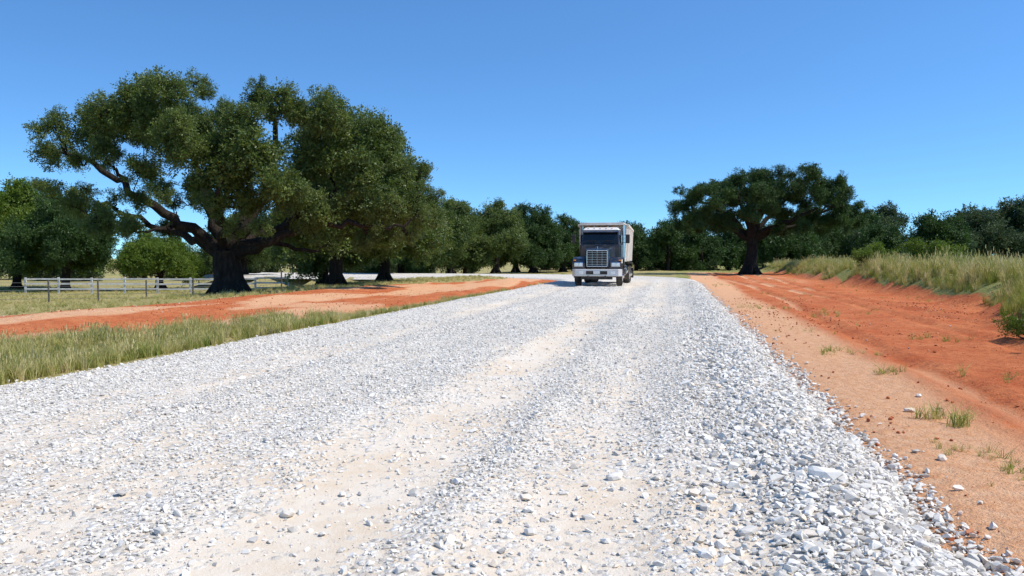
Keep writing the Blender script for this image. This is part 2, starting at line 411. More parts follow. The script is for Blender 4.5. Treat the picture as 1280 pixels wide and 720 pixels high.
# gravel stones
def region(n, y0, y1, s0, s1, xl=.68, pad=1.2):
    Y = rng.uniform(y0, y1, n); s = rng.uniform(s0, s1, n); X = s+SL*Y
    k = (np.abs(X) < xl*Y+pad); return X[k], Y[k]
PX = []; PY = []; SC = []
for (y0, y1, dens, d0, d1) in [(2.6, 6, 1900, .011, .044), (6, 10, 1150, .014, .045), (10, 18, 500, .022, .048), (18, 30, 160, .030, .055), (30, 48, 40, .036, .06)]:
    n = int(dens*(y1-y0)*9.9)
    X, Y = region(n, y0, y1, -8.05, 1.95); s = X-SL*Y
    g = gravel(s, Y); v = road_v(X, Y)
    edge = 1-ss(HALF-.02, HALF+.22, np.abs(v)+.18*(fbm(X*1.5, Y*1.5, 61)-.5))
    p = (.09+.86*g**1.4)*np.maximum(edge, .004)
    k = rng.random(len(X)) < p
    X, Y, s, g = X[k], Y[k], s[k], g[k]
    d = d0+(d1-d0)*rng.random(len(X))**2.8
    d *= 1+.60*band(s, .45, 3, .35)
    PX.append(X); PY.append(Y); SC.append(d)
X, Y = region(1500, 3, 22, -8.3, 1.9); PX.append(X); PY.append(Y); SC.append(.035+.06*rng.random(len(X))**2.6)
X, Y = region(420, 3, 6.5, -3, 1.9); PX.append(X); PY.append(Y); SC.append(.03+.05*rng.random(len(X))**2)
X, Y = region(2100, 3, 16, .1, 1.65); PX.append(X); PY.append(Y); SC.append(.045+.065*rng.random(len(X))**2)
PX = np.concatenate(PX); PY = np.concatenate(PY); SC = np.concatenate(SC)
PZ = surf_z(PX, PY)+SC*.12+rng.random(len(PX))*.010*gravel(PX-SL*PY, PY)
sc3 = SC[:, None]*np.stack([rng.uniform(.85, 1.3, len(SC)), rng.uniform(.8, 1.1, len(SC)), rng.uniform(.75, 1.05, len(SC))], -1)
merge_tris('gravel', np.stack([PX, PY, PZ], -1), sc3, rrot(len(PX), .4), GSRC, M_gravel)
print('stones', len(PX))
rk = [(1.92, 4.88, .23), (.68, 5.28, .135), (-1.28, 4.5, .10), (-1.85, 4.15, .10), (1.22, 4.1, .12), (.1, 4.2, .09), (-1.05, 4.9, .07), (2.3, 3.95, .13), (2.25, 4.3, .11), (.95, 5.2, .07), (1.9, 4.2, .10), (-2.6, 6.4, .08), (3.2, 5.9, .10), (2.0, 3.85, .10), (2.25, 8.7, .12), (-2.4, 4.6, .07), (-.5, 5.8, .07), (1.35, 5.0, .09), (1.6, 5.6, .1), (3.9, 7.8, .12), (4.4, 8.6, .09)]
P = np.array([(x, y, float(surf_z(np.array(x), np.array(y)))+d*.16) for x, y, d in rk])
scatter('rocks', P, np.array([(d*1.1, d, d*.95) for _, _, d in rk]), rrot(len(rk), .2), ROCKS)
# soil clods and pebbles on the bare dirt
X, Y = region(26000, 3, 30, 1.5, 10); s = X-SL*Y; k = (s < foot(Y)+.8) & (rng.random(len(X)) < .06+.94*ss(.45, .75, fbm(X*.9, Y*.5, 71)))
X1, Y1 = X[k], Y[k]
X, Y = region(9000, 12, 40, -16, -8.6); k = rng.random(len(X)) < ss(.4, .7, fbm(X*.7, Y*.5, 72)); X1 = np.r_[X1, X[k]]; Y1 = np.r_[Y1, Y[k]]
d = .010+.055*rng.random(len(X1))**6
scatter('soil_clods', np.stack([X1, Y1, ground_h(X1, Y1)+d*.2], -1), d, rrot(len(X1), .6), CLODS)

# ---------------------------------------------------------------- grasses
def grassobj(name, X, Y, h, col, wide=1.0, dz=0):
    n = len(X); hh = h*rng.uniform(.55, 1.3, n)
    z = ground_h(X, Y)
    scatter(name, np.stack([X, Y, z], -1), np.stack([hh*wide, hh*wide, hh], -1), np.stack([rng.normal(0, .12, n), rng.normal(0, .12, n), rng.uniform(0, 6.28, n)], -1), col)
# left verge
X, Y = region(44000, 6, 50, -12.5, -7.75, pad=3); s = X-SL*Y
wb = (fbm(X*.35, Y*.35, 31)-.5)*1.8
k = (s+wb > gLf(Y)-.1) & (rng.random(len(X)) < np.interp(Y, [6, 20, 50], [1, .8, .4])*ss(.25, .5, fbm(X*.8, Y*.8, 81))) & (np.abs(road_v(X, Y)) > HALF+.12+.2*fbm(X, Y, 3))
X, Y = X[k], Y[k]; kk = rng.random(len(X)) < .6; hv = np.interp(Y, [8, 16, 25, 50], [.30, .24, .13, .10])*(.5+fbm(X*.9, Y*.9, 82))
grassobj('verge_grass', X[kk], Y[kk], hv[kk], GDRY, 1.1); grassobj('verge_grass', X[~kk], Y[~kk], hv[~kk]*.8, GGREEN, 1.3)
# left meadow under the trees
X = rng.uniform(-55, 5, 42000); Y = rng.uniform(14, 75, 42000); s = X-SL*Y
wb = (fbm(X*.35, Y*.35, 31)-.5)*1.8
k = (s+wb < dLf(Y)) & (np.abs(X) < .7*Y+4) & (np.abs(road_v(X, Y)) > HALF+.4) & (rng.random(len(X)) < ss(.3, .55, fbm(X*.25, Y*.25, 85))); X, Y = X[k], Y[k]
grassobj('meadow_grass', X, Y, .14, GDRY, 2.0)
# right bank: tall dry grass
X, Y = region(52000, 8, 95, 4, 26, pad=5); s = X-SL*Y
k = (s > foot(Y)-.1+1.5*fbm(X*.6, Y*.6, 91)) & (rng.random(len(X)) < np.where(s < foot(Y)+5, 1, .25)*ss(.2, .45, fbm(X*.4, Y*.4, 92)))
X, Y = X[k], Y[k]; s = X-SL*Y
hgt = .24+.46*band(s-foot(Y), .9, 5, .8)*np.clip(.1+1.9*(fbm(X*.3, Y*.3, 93)-.15), .1, 1.4)
kk = rng.random(len(X)) < .5
grassobj('bank_grass', X[kk], Y[kk], hgt[kk], GDRY, 1.0); grassobj('bank_grass', X[~kk], Y[~kk], hgt[~kk]*.85, GGREEN, 1.1)
# lush clumps where the bank comes close to the road
X = rng.uniform(6.8, 13, 5200); Y = rng.uniform(9.5, 20, 5200); s = X-SL*Y
k = (s > foot(Y)+.1+.9*fbm(X*.7, Y*.7, 96)) & (s < foot(Y)+4) & (rng.random(len(X)) < ss(.2, .5, fbm(X*.9, Y*.9, 97))); X, Y = X[k], Y[k]
grassobj('bank_grass', X, Y, .20+.38*fbm(X*.8, Y*.8, 98), GGREEN, 1.0)
# open field
X = rng.uniform(15, 110, 28000); Y = rng.uniform(25, 150, 28000); s = X-SL*Y; k = (s > foot(Y)+5) & (X < .7*Y+6); X, Y = X[k], Y[k]
grassobj('field_grass', X, Y, .22, GDRY, 3)
# small weeds on the bare dirt
wx = []; wy = []; wh = []
for (x, y, r_, n, h) in [(4.8, 10.2, .16, 9, .12), (5.1, 12.6, .28, 14, .13), (5.55, 12.2, .2, 6, .08), (4.0, 7.4, .2, 9, .16), (4.06, 7.2, .13, 7, .18), (3.5, 6.1, .25, 12, .08), (3.65, 5.6, .2, 8, .08), (3.4, 5.4, .22, 8, .07), (6.0, 16.3, .45, 8, .1), (5.2, 18.5, .4, 8, .1), (7.8, 14.5, .4, 9, .13), (8.3, 21, .6, 12, .16), (7.2, 24, .7, 11, .14), (5.9, 9.9, .3, 7, .1)]:
    wx += list(x+rng.normal(0, r_*.7, n)); wy += list(y+rng.normal(0, r_*.7, n)); wh += [h]*n
grassobj('weeds', np.array(wx), np.array(wy), np.array(wh), GWEED, 1.2)
X, Y = region(900, 16, 80, 2, 9, pad=3); k = rng.random(len(X)) < ss(.5, .7, fbm(X*.4, Y*.25, 95)); grassobj('sprigs', X[k], Y[k], .10, GWEED, 1.4)

# ---------------------------------------------------------------- trees
def tube(V, F, pts, rad, seg=8):
    pts = [np.array(p, float) for p in pts]; k0 = len(V)
    for i, p in enumerate(pts):
        t = pts[min(i+1, len(pts)-1)]-pts[max(i-1, 0)]; t = t/(np.linalg.norm(t)+1e-9)
        a = np.cross(t, np.array([.31, .95, .1])); a /= np.linalg.norm(a)+1e-9; b = np.cross(t, a)
        for j in range(seg):
            an = 2*math.pi*j/seg; V.append(p+rad[i]*(math.cos(an)*a+math.sin(an)*b))
    for i in range(len(pts)-1):
        for j in range(seg):
            j2 = (j+1) % seg; F.append((k0+i*seg+j, k0+i*seg+j2, k0+(i+1)*seg+j2, k0+(i+1)*seg+j))
def smooth_path(pts, n=4):
    pts = np.array(pts, float); out = []
    P_ = np.vstack([2*pts[0]-pts[1], pts, 2*pts[-1]-pts[-2]])
    for i in range(1, len(P_)-2):
        for t in np.linspace(0, 1, n, endpoint=False):
            a, b, c, d = P_[i-1:i+3]
            out.append(.5*((2*b)+(-a+c)*t+(2*a-5*b+4*c-d)*t*t+(-a+3*b-3*c+d)*t**3))
    out.append(pts[-1]); return np.array(out)
def build_tree(name, base, trunk, tr, limbs, lobes, col, ls=1.45, puffs=13, per=3, flat=.75, wig=.12, twigs=True, seed=0, segs=9, flare=1.0, smax=.75):
    r = np.random.default_rng(seed+1000)
    bx, by = base; bz = float(ground_h(np.array(bx), np.array(by)))
    e = bpy.data.objects.new(name, None); e.empty_display_size = .5; e.location = (bx, by, bz); link(e)
    V = []; F = []; nodes = []
    tp = smooth_path(trunk, 5); rr = np.interp(np.linspace(0, 1, len(tp)), np.linspace(0, 1, len(tr)), tr)
    tube(V, F, tp, rr, 14)
    for p, q in zip(tp[len(tp)//2:], rr[len(tp)//2:]): nodes.append((p, q))
    for i in range(7):      # root flare
        a = i*6.283/7+r.uniform(-.3, .3); R0 = tr[0]*flare
        tube(V, F, [(math.cos(a)*R0*.45, math.sin(a)*R0*.45, R0*1.0), (math.cos(a)*R0*.9, math.sin(a)*R0*.9, R0*.35), (math.cos(a)*R0*1.5, math.sin(a)*R0*1.5, -.12)], [R0*.38, R0*.30, R0*.1], 7)
    for pts, r0, r1 in limbs:
        p = smooth_path(pts, 4); L = len(p)
        p[1:-1] += r.normal(0, wig, (L-2, 3))
        q = r0+(r1-r0)*np.linspace(0, 1, L)**.7
        tube(V, F, p, q, segs)
        for a, b in zip(p[2:], q[2:]): nodes.append((a, b))
    PP = []; SS = []
    order = sorted(range(len(lobes)), key=lambda i: np.linalg.norm(np.array(lobes[i][:3])-tp[-1]))
    for i in order:
        x, y, z, R = lobes[i]; c = np.array([x, y, z])
        A = np.array([n[0] for n in nodes]); d = np.linalg.norm(A-c, axis=1)+1.5*np.clip(A[:, 2]-z, 0, 9)
        j = int(np.argmin(d)); a, ra = nodes[j]; ln = np.linalg.norm(c-a)
        if ln > .3:
            mid = (a+c)/2+np.array([0, 0, -.08*ln])+r.normal(0, .1*ln, 3)
            p = smooth_path([a, mid, c], 5); r0 = min(ra*.75, .03+.028*ln+.02*R)
            q = r0+(.02-r0)*np.linspace(0, 1, len(p))**.8
            p[1:-1] += r.normal(0, wig*.5, (len(p)-2, 3))
            tube(V, F, p, q, 6)
            for s_, t_ in zip(p[3:], q[3:]): nodes.append((s_, t_))
        npf = max(5, int(puffs*(R/1.3)**1.3))
        for k in range(npf):
            dd = r.normal(size=3); dd /= np.linalg.norm(dd); dd[2] = dd[2]*.9+.12
            pr = min(smax, R*r.uniform(.28, .46)); pc = c+dd*max(R-pr*.6, .2)*r.uniform(.35, 1.0)*np.array([1, 1, flat])
            if twigs:
                m_ = (c+pc)/2+r.normal(0, .08*R, 3)
                tube(V, F, [c, m_, pc], [.03*R+.008, .02*R+.006, .006], 4)
            m = max(1, int(per*r.uniform(.7, 1.4)+.5))
            PP.append(pc+r.normal(size=(m, 3))*pr*.38)
            s3 = pr*ls*r.uniform(.75, 1.1, (m, 1))*r.uniform(.75, 1.15, (m, 3)); SS.append(s3)
    me = mesh_np(name+'_wood', V, F, M_bark, True)
    link(bpy.data.objects.new('trunk_and_limbs', me), e)
    PP = np.vstack(PP); SS = np.vstack(SS)
    o = scatter('foliage', PP, SS, rrot(len(PP)), col, e)
    return len(PP)

# large live oak (left)
BX, BY = -12.7, 36.0
def op(px, py, y=0): return ((px-287)*.036, y, 1.7+(323-py)*.036)
lim = [([op(280, 322), op(245, 292, -.6), op(205, 262, -1), op(160, 230, -1.2), op(115, 205, -.8), op(78, 195, -.6)], .34, .05),
       ([op(280, 318), op(262, 275, .3), op(243, 225, .6), op(235, 185, .3), op(226, 145, .2)], .33, .05),
       ([op(287, 315), op(318, 262, .5), op(334, 210, .8), op(345, 160, .4), op(348, 132, .2)], .34, .05),
       ([op(292, 320), op(345, 300, -.8), op(395, 270, -1.2), op(445, 240, -1), op(490, 210, -.5)], .36, .05),
       ([op(298, 322), op(355, 305, -1.6), op(420, 285, -2), op(480, 290, -2), op(520, 280, -1.6)], .28, .05),
       ([op(275, 322), op(215, 295, 1.2), op(150, 275, 2), op(90, 258, 2)], .28, .05),
       ([op(285, 316), op(290, 270, 2), op(280, 230, 4), op(260, 190, 5)], .28, .05),
       ([op(290, 316), op(330, 280, 3), op(390, 240, 4.5), op(430, 200, 5)], .28, .05),
       ([op(285, 318), op(300, 285, -2), op(310, 250, -3.5), op(320, 220, -4)], .26, .05)]
lobpx = [(80, 193, 25), (108, 173, 28), (148, 163, 32), (178, 166, 30), (160, 203, 24), (213, 148, 32), (258, 142, 32), (235, 172, 36), (288, 176, 25), (272, 208, 36), (346, 142, 24), (354, 168, 30), (222, 124, 18), (262, 120, 20), (348, 122, 15), (200, 135, 16), (283, 132, 16),
         (395, 160, 32), (440, 165, 34), (476, 182, 32), (418, 202, 40), (460, 224, 38), (500, 225, 30), (520, 255, 26), (488, 265, 32), (352, 213, 38), (312, 238, 36), (388, 250, 38), (438, 268, 32), (332, 265, 28), (515, 215, 20), (532, 272, 22), (538, 245, 16),
         (215, 225, 28), (85, 247, 22), (112, 264, 26), (148, 278, 24), (190, 290, 20), (515, 292, 20), (306, 205, 24), (450, 190, 30), (240, 150, 30), (384, 148, 22), (130, 240, 16), (472, 300, 24), (250, 252, 22), (362, 288, 22), (412, 296, 22), (325, 292, 18), (430, 150, 22), (172, 148, 20), (300, 258, 24), (195, 255, 20), (120, 205, 16)]
lob = []
r_ = np.random.default_rng(3)
for (px, py, rp) in lobpx:
    w = 1-abs(px-290)/290
    for sgn in (-1, 1):
        y = sgn*r_.uniform(.4, 1)*(.9+4.2*w*(1-max(0, (170-py))/170))
        px2 = 290+(px-290)*1.0+r_.uniform(-8, 8); py2 = py+r_.uniform(-3, 7)
        k = (BY+y)/36.0
        R = rp*.036*r_.uniform(.8, 1.0)
        q = op(px2, py2); lob.append((q[0]*(.5+.5*k), y, q[2], R))
print('oak', build_tree('oak_tree', (BX, BY), [(0, 0, -.2), (-.05, 0, .7), (-.12, 0, 1.35), (-.1, 0, 1.9)], [.84, .66, .62, .62], lim, lob, LEAF_A, 1.5, 17, 3, .95, seed=1, flare=.85))

# umbrella-shaped tree (right)
def up(px, py, y=0): return ((px-938)*.075, y, (343-py)*.075)
lim = []
for i, (px, py, y) in enumerate([(850, 262, -1), (880, 245, 3), (905, 238, -3), (935, 228, 1), (975, 228, -2), (1010, 240, 2.5), (1045, 262, -1), (1065, 272, 1), (950, 240, -4), (985, 245, 4.5), (1020, 262, -4), (880, 262, 4)]):
    lim.append(([up(940, 300), up(938+(px-938)*.3, 300+(py-300)*.45, y*.3), up(938+(px-938)*.7, 300+(py-300)*.8, y*.7), up(px, py, y)], .34, .06))
lobpx = []
for px in range(852, 1066, 13):
    t = (px-955)/118; top = 210+56*(1-math.sqrt(max(0, 1-min(1, t*t))))**.8 if abs(t) < 1 else 262
    lobpx.append((px, top+13, 15)); lobpx.append((px+6, top+32, 17))
    if top+52 < 282: lobpx.append((px, top+52, 15))
lobpx += [(862, 282, 12), (885, 285, 14), (903, 285, 13), (985, 284, 14), (1010, 282, 14), (1036, 280, 13), (1058, 277, 11), (848, 260, 13), (962, 286, 11), (845, 240, 9), (925, 280, 10), (1070, 268, 9), (1045, 288, 9)]
lob = []
for (px, py, rp) in lobpx:
    w = math.sqrt(max(0.03, 1-((px-957)/122)**2))
    for sgn in (-1, 1):
        q = up(px+r_.uniform(-5, 5), py+r_.uniform(-3, 4)); lob.append((q[0]*.98, sgn*r_.uniform(.2, 1)*5.5*w, q[2], rp*.075*r_.uniform(.75, 1.05)))
print('umb', build_tree('umbrella_tree', (22.3, 75), [(0, 0, -.2), (.05, 0, 1), (.2, 0, 2.2), (.15, 0, 3.4)], [.8, .58, .5, .5], lim, lob, LEAF_B, 1.5, 12, 2.6, .8, seed=2, smax=.7))

def dome_tree(name, x, y, h, w, col, seed, n=24, tr=.35, low=.28, puffs=11, per=2.4, flat=.85):
    r = np.random.default_rng(seed); lobes = []
    for i in range(n):
        a = r.uniform(0, 6.283); t = r.uniform(0, 1)**.7; el = r.uniform(0, 1)
        rad = math.sqrt(1-el*el)*(.55+.45*t)
        R = w*r.uniform(.13, .21)
        zc = h*low+R*.6+(h*(1-low)-R*1.7)*el*(.7+.3*t)
        lobes.append((math.cos(a)*rad*(w/2-R*.7), math.sin(a)*rad*(w/2-R*.7), zc, R))
    lobes.append((r.uniform(-.1, .1)*w, 0, h-w*.15, w*.16))
    th = h*max(low, .22)
    lim = [([(0, 0, th*.9), (math.cos(a)*w*.14, math.sin(a)*w*.14, h*.5), (math.cos(a+.2)*w*.25, math.sin(a+.2)*w*.25, h*.66)], tr*.55, .05) for a in (r.uniform(0, 1)+k*1.57 for k in range(4))]
    lx = r.uniform(-.3, .3)
    return build_tree(name, (x, y), [(0, 0, -.2), (lx*.3, 0, th*.4), (lx*.5, .1, th)], [tr*1.25, tr*.9, tr*.85], lim, lobes, col, 1.45, puffs, per, flat, seed=seed, segs=6, smax=.75)
row = [(-9.9, 45, 7.0, 9.5, .42, 11, .24), (-8.3, 52, 6.9, 8.4, .38, 12, .2), (-13.5, 57, 7.2, 9, .4, 13, .12), (-5.8, 76, 7.9, 9.4, .4, 14, .08), (-1.6, 79, 7.5, 8.4, .36, 15, .06), (2.2, 83, 7.1, 8.4, .36, 16, .06), (5.6, 88, 6.6, 7.4, .34, 17, .05), (-10.5, 76, 7.8, 9.5, .38, 18, .08), (.4, 88, 7.6, 8.5, .35, 19, .06), (7.6, 96, 6.0, 7.4, .3, 20, .05)]
for i, (x, y, h, w, t, sd, lo) in enumerate(row):
    dome_tree('oak_tree', x, y, h, w, LEAF_A if i < 5 else LEAF_B, sd, tr=t, low=lo)
# trees far left, beyond the board fence
dome_tree('oak_tree', -41.5, 67, 9.4, 12.5, LEAF_L, 31, low=.15, n=30)
dome_tree('oak_tree', -35.5, 63.5, 8.2, 9, LEAF_B, 32, low=.18)
dome_tree('oak_tree', -29.0, 66, 5.2, 7.5, LEAF_L, 33, low=.18)
dome_tree('oak_tree', -23.5, 70, 6.0, 8.0, LEAF_A, 34, low=.18)

def tree_line(name, pts, col, seed, sz=1.0, per=2, trunks=True):
    r = np.random.default_rng(seed); PP = []; V = []; F = []; SS = []
    for (x, y, h, w) in pts:
        z0 = float(ground_h(np.array(x), np.array(y)))
        if trunks: tube(V, F, [(x, y, z0-.3), (x+.2, y, z0+h*.3), (x, y, z0+h*.7)], [.28, .2, .08], 6)
        for k in range(15):
            a = r.uniform(0, 6.283); el = r.uniform(0, 1); rad = math.sqrt(1-el**2)*r.uniform(.5, 1)*w*.36; R = w*r.uniform(.12, .2)
            c = np.array([x+math.cos(a)*rad, y+math.sin(a)*rad, z0+R*.5+(h-R*1.4)*(.04+.96*el)])
            for q in range(6):
                d = r.normal(size=3); d /= np.linalg.norm(d); pc = c+d*R*r.uniform(.4, .9)
                PP.append(pc+r.normal(size=(per, 3))*R*.25); SS.append(R*sz*r.uniform(.5, .95, (per, 1))*r.uniform(.8, 1.15, (per, 3)))
    e = bpy.data.objects.new(name, None); link(e)
    link(bpy.data.objects.new('trunks', mesh_np('trunks', V, F, M_bark, True)), e)
    PP = np.vstack(PP); scatter('foliage', PP, np.vstack(SS), rrot(len(PP)), col, e)
    print(name, len(PP))
r_ = np.random.default_rng(8)
tree_line('distant_tree_line', [(x, 92+r_.uniform(-5, 10)-.05*x, r_.uniform(3.8, 5.2), r_.uniform(6, 8)) for x in np.arange(-78, -2, 3.8)], LEAF_C, 5)
tree_line('distant_tree_line', [(x, 105+r_.uniform(-6, 12), r_.uniform(5.4, 7.0) if x > 15 else 6.2, r_.uniform(6.5, 8.5)) for x in np.arange(4, 58, 2.7)]+[(19, 98, 6.4, 7), (23.5, 100, 5.8, 6.5), (15, 97, 5, 6)], LEAF_D, 6)
tree_line('distant_tree_line', [(x, 165+r_.uniform(-12, 15), h*r_.uniform(.9, 1.1), r_.uniform(11, 15)) for x, h in [(42, 6.5), (48, 6.5), (55, 7), (62, 7.5), (69, 8), (76, 9.5), (82, 12), (89, 12.5), (94, 10), (101, 12), (107, 12.5), (112, 14), (119, 13), (126, 14), (133, 12), (142, 12)]]+[(x, 156+r_.uniform(-4, 4), 5.5, 9) for x in np.arange(46, 140, 7)], LEAF_C, 7)

# shrubs
def shrub(name, x, y, w, h, col, seed, clump=.16):
    r = np.random.default_rng(seed); z = float(ground_h(np.array(x), np.array(y)))
    e = bpy.data.objects.new(name, None); e.location = (x, y, z); link(e); V = []; F = []; PP = []
    for i in range(18):
        a = r.uniform(0, 6.283); rd = r.uniform(0, .5)*w; t = np.array([math.cos(a)*rd, math.sin(a)*rd, h*r.uniform(.45, 1.1)*(1-.6*(rd/w))])
        tube(V, F, [(0, 0, -.05), t*.5+r.normal(0, .05, 3), t], [.02, .014, .005], 5)
        PP.append(t+r.normal(size=(2, 3))*np.array([w*.07, w*.07, h*.1])); PP.append(t*.6+r.normal(size=(1, 3))*np.array([w*.1, w*.1, h*.1]))
    link(bpy.data.objects.new('stems', mesh_np('stems', V, F, M_bark)), e)
    PP = np.vstack(PP); PP[:, 2] = np.maximum(PP[:, 2], .05)
    scatter('foliage', PP, clump*r.uniform(.5, 1.2, len(PP)), rrot(len(PP)), col, e)
for i, (x, y, w, h, c) in enumerate([(9.3, 14.2, 1.0, .40, LEAF_L), (21.6, 41, 2.4, 1.3, LEAF_L), (20.0, 44, 2.0, 1.2, LEAF_L), (8.6, 12.4, .7, .32, LEAF_L)]):
    shrub('shrub', x, y, w, h, c, 60+i, .17 if y < 20 else .42)

# ---------------------------------------------------------------- fences
M_post = mat_simple('steel_post', (.10, .095, .085), .8); M_white = mat_simple('weathered_white_paint', (.66, .65, .61), .7, dirt=(.3, .27, .22, .5)); M_wire = mat_simple('wire', (.22, .22, .21), .5, .6)
def boxv(V, F, c, s, rz=0):
    k = len(V); co, si = math.cos(rz), math.sin(rz)
    for dx in (-.5, .5):
        for dy in (-.5, .5):
            for dz in (-.5, .5):
                x, y = dx*s[0], dy*s[1]; V.append((c[0]+x*co-y*si, c[1]+x*si+y*co, c[2]+dz*s[2]))
    F += [(k, k+1, k+3, k+2), (k+4, k+6, k+7, k+5), (k, k+4, k+5, k+1), (k+2, k+3, k+7, k+6), (k, k+2, k+6, k+4), (k+1, k+5, k+7, k+3)]
def gz(x, y): return float(ground_h(np.array(x), np.array(y)))
e = bpy.data.objects.new('wire_fence', None); link(e); V = []; F = []; V2 = []; F2 = []
pts = [(x, 44.5+(x+34)*.30) for x in np.arange(-52, -12, 2.5)]
tops = []
for x, y in pts:
    z = gz(x, y); a = random.uniform(-.03, .03); tube(V, F, [(x, y, z-.2), (x+a, y, z+1.3)], [.05, .045], 8); tops.append((x, y, z))
for hh in (.25, .5, .75, .98, 1.2):
    for p, q in zip(tops[:-1], tops[1:]):
        tube(V2, F2, [(p[0], p[1]-.05, p[2]+hh), ((p[0]+q[0])/2, (p[1]+q[1])/2-.05, (p[2]+q[2])/2+hh-.02), (q[0], q[1]-.05, q[2]+hh)], [.009]*3, 4)
link(bpy.data.objects.new('posts', mesh_np('posts', V, F, M_post, True)), e); link(bpy.data.objects.new('wires', mesh_np('wires', V2, F2, M_wire)), e)
e = bpy.data.objects.new('board_fence', None); link(e); V = []; F = []; V2 = []; F2 = []
pts = [(x, 59+.04*(x+40)) for x in np.arange(-36, -16, 2.4)]
for x, y in pts: boxv(V, F, (x, y, gz(x, y)+.55), (.12, .12, 1.3))
for p, q in zip(pts[:-1], pts[1:]):
    z = (gz(*p)+gz(*q))/2
    for hh in (.35, .72, 1.08):
        boxv(V2, F2, ((p[0]+q[0])/2, (p[1]+q[1])/2-.09, z+hh+random.uniform(-.01, .01)), (2.37, .03, .11), math.atan2(q[1]-p[1], q[0]-p[0]))
link(bpy.data.objects.new('posts', mesh_np('posts', V, F, M_white)), e); link(bpy.data.objects.new('rails', mesh_np('rails', V2, F2, M_white)), e)

# ---------------------------------------------------------------- dump truck
T = bpy.data.objects.new('dump_truck', None)
ty = 41.0; tx = 4.35
T.location = (tx, ty, float(surf_z(np.array(tx), np.array(ty)))+.01); T.rotation_euler = (0, 0, -math.atan(SL)); T.scale = (1.06, 1.03, 1.02); link(T)
dust = (.50, .42, .33)
M_blue = mat_simple('dark_blue_paint', (.010, .016, .028), .28, 0, .2, 4, dust+(.12,), coat=.5)
M_chr = mat_simple('chrome', (.66, .66, .67), .18, 1.0, .08, 5, dust+(.25,))
M_body = mat_simple('dusty_cream_paint', (.74, .69, .60), .55, 0, .10, 3, (.48, .40, .31, .4))
M_whitep = mat_simple('white_paint', (.76, .74, .70), .4, 0, .06, 3, dust+(.4,))
M_bump = mat_simple('bumper_white_paint', (.62, .61, .59), .3, .2, .06, 3, dust+(.4,))
M_glass = mat_simple('windscreen_glass', (.010, .013, .016), .05, 0, .2, 2, spec=.5)
M_rub = mat_simple('tyre_rubber', (.025, .024, .023), .85, 0, .2, 8, (.30, .24, .18, .5))
M_blk = mat_simple('black_chassis', (.015, .015, .015), .7, 0, .2, 8, (.2, .16, .12, .25))
M_lamp = mat_simple('headlamp_glass', (.8, .82, .84), .08, .3); M_amb = mat_simple('amber_lens', (.8, .28, .03), .3); M_plate = mat_simple('plate', (.7, .7, .66), .5)
def part(name, bm, mat, bev=0, seg=2, smooth=False):
    if bev > 0: bmesh.ops.bevel(bm, geom=list(bm.edges), offset=bev, segments=seg, affect='EDGES', profile=.5)
    bmesh.ops.recalc_face_normals(bm, faces=bm.faces)
    me = bpy.data.meshes.new(name); bm.to_mesh(me); bm.free(); me.materials.append(mat)
    if smooth: me.polygons.foreach_set('use_smooth', [True]*len(me.polygons))
    return link(bpy.data.objects.new(name, me), T)
def box(name, c, s, mat, bev=.02, rx=0):
    bm = bmesh.new(); bmesh.ops.create_cube(bm, size=1, matrix=Matrix.Translation(c) @ Matrix.Rotation(rx, 4, 'X') @ Matrix.Diagonal((*s, 1)))
    return part(name, bm, mat, bev)
def hexa(name, lo, hi, mat, bev=.03, seg=3):
    bm = bmesh.new(); a = [bm.verts.new(p) for p in lo]; b = [bm.verts.new(p) for p in hi]
    bm.faces.new(a[::-1]); bm.faces.new(b)
    for i in range(4): bm.faces.new((a[i], a[(i+1) % 4], b[(i+1) % 4], b[i]))
    return part(name, bm, mat, bev, seg)
def cyl(name, c, r, d, ax, mat, r2=None, seg=28, bev=0):
    bm = bmesh.new(); R = {'X': Matrix.Rotation(math.pi/2, 4, 'Y'), 'Y': Matrix.Rotation(math.pi/2, 4, 'X'), 'Z': Matrix.Identity(4)}[ax]
    bmesh.ops.create_cone(bm, cap_ends=True, segments=seg, radius1=r, radius2=r if r2 is None else r2, depth=d, matrix=Matrix.Translation(c) @ R)
    if bev: bmesh.ops.bevel(bm, geom=[e for e in bm.edges if len(e.link_faces) == 2 and any(len(f.verts) > 4 for f in e.link_faces)], offset=bev, segments=2, affect='EDGES')
    return part(name, bm, mat)
def wheel(nm, x, y, w=.28, r=.52):
    cyl(nm+'_tyre', (x, y, r), r, w, 'X', M_rub, bev=.05, seg=40)
    sg = 1 if x > 0 else -1
    cyl(nm+'_rim', (x+sg*(w/2-.01), y, r), r*.56, .06, 'X', M_chr, bev=.015)
    cyl(nm+'_hub', (x+sg*(w/2+.04), y, r), .13, .10, 'X', M_chr, bev=.02)
    for k in range(22):
        a = k*6.283/22; box(nm+'_lug_%d' % k, (x, y+math.sin(a)*(r-.004), r+math.cos(a)*(r-.004)), (w*.82, .05, .03), M_rub, 0, -a)
for x in (-1.02, 1.02): wheel('front_wheel_%s' % ('l' if x < 0 else 'r'), x, 1.05)
for i, y in enumerate((5.9, 7.25)):
    for x in (-1.08, 1.08): wheel('rear_wheel_%d_%s' % (i, 'l' if x < 0 else 'r'), x, y, .3); cyl('inner_tyre_%d_%s' % (i, 'l' if x < 0 else 'r'), (x*.69, y, .52), .52, .28, 'X', M_rub, bev=.05)
for x in (-.42, .42): box('frame_rail_%s' % ('l' if x < 0 else 'r'), (x, 4.2, .88), (.09, 7.7, .26), M_blk)
for i, y in enumerate((1.05, 5.9, 7.25)): cyl('axle_%d' % i, (0, y, .52), .09, 2.0, 'X', M_blk)
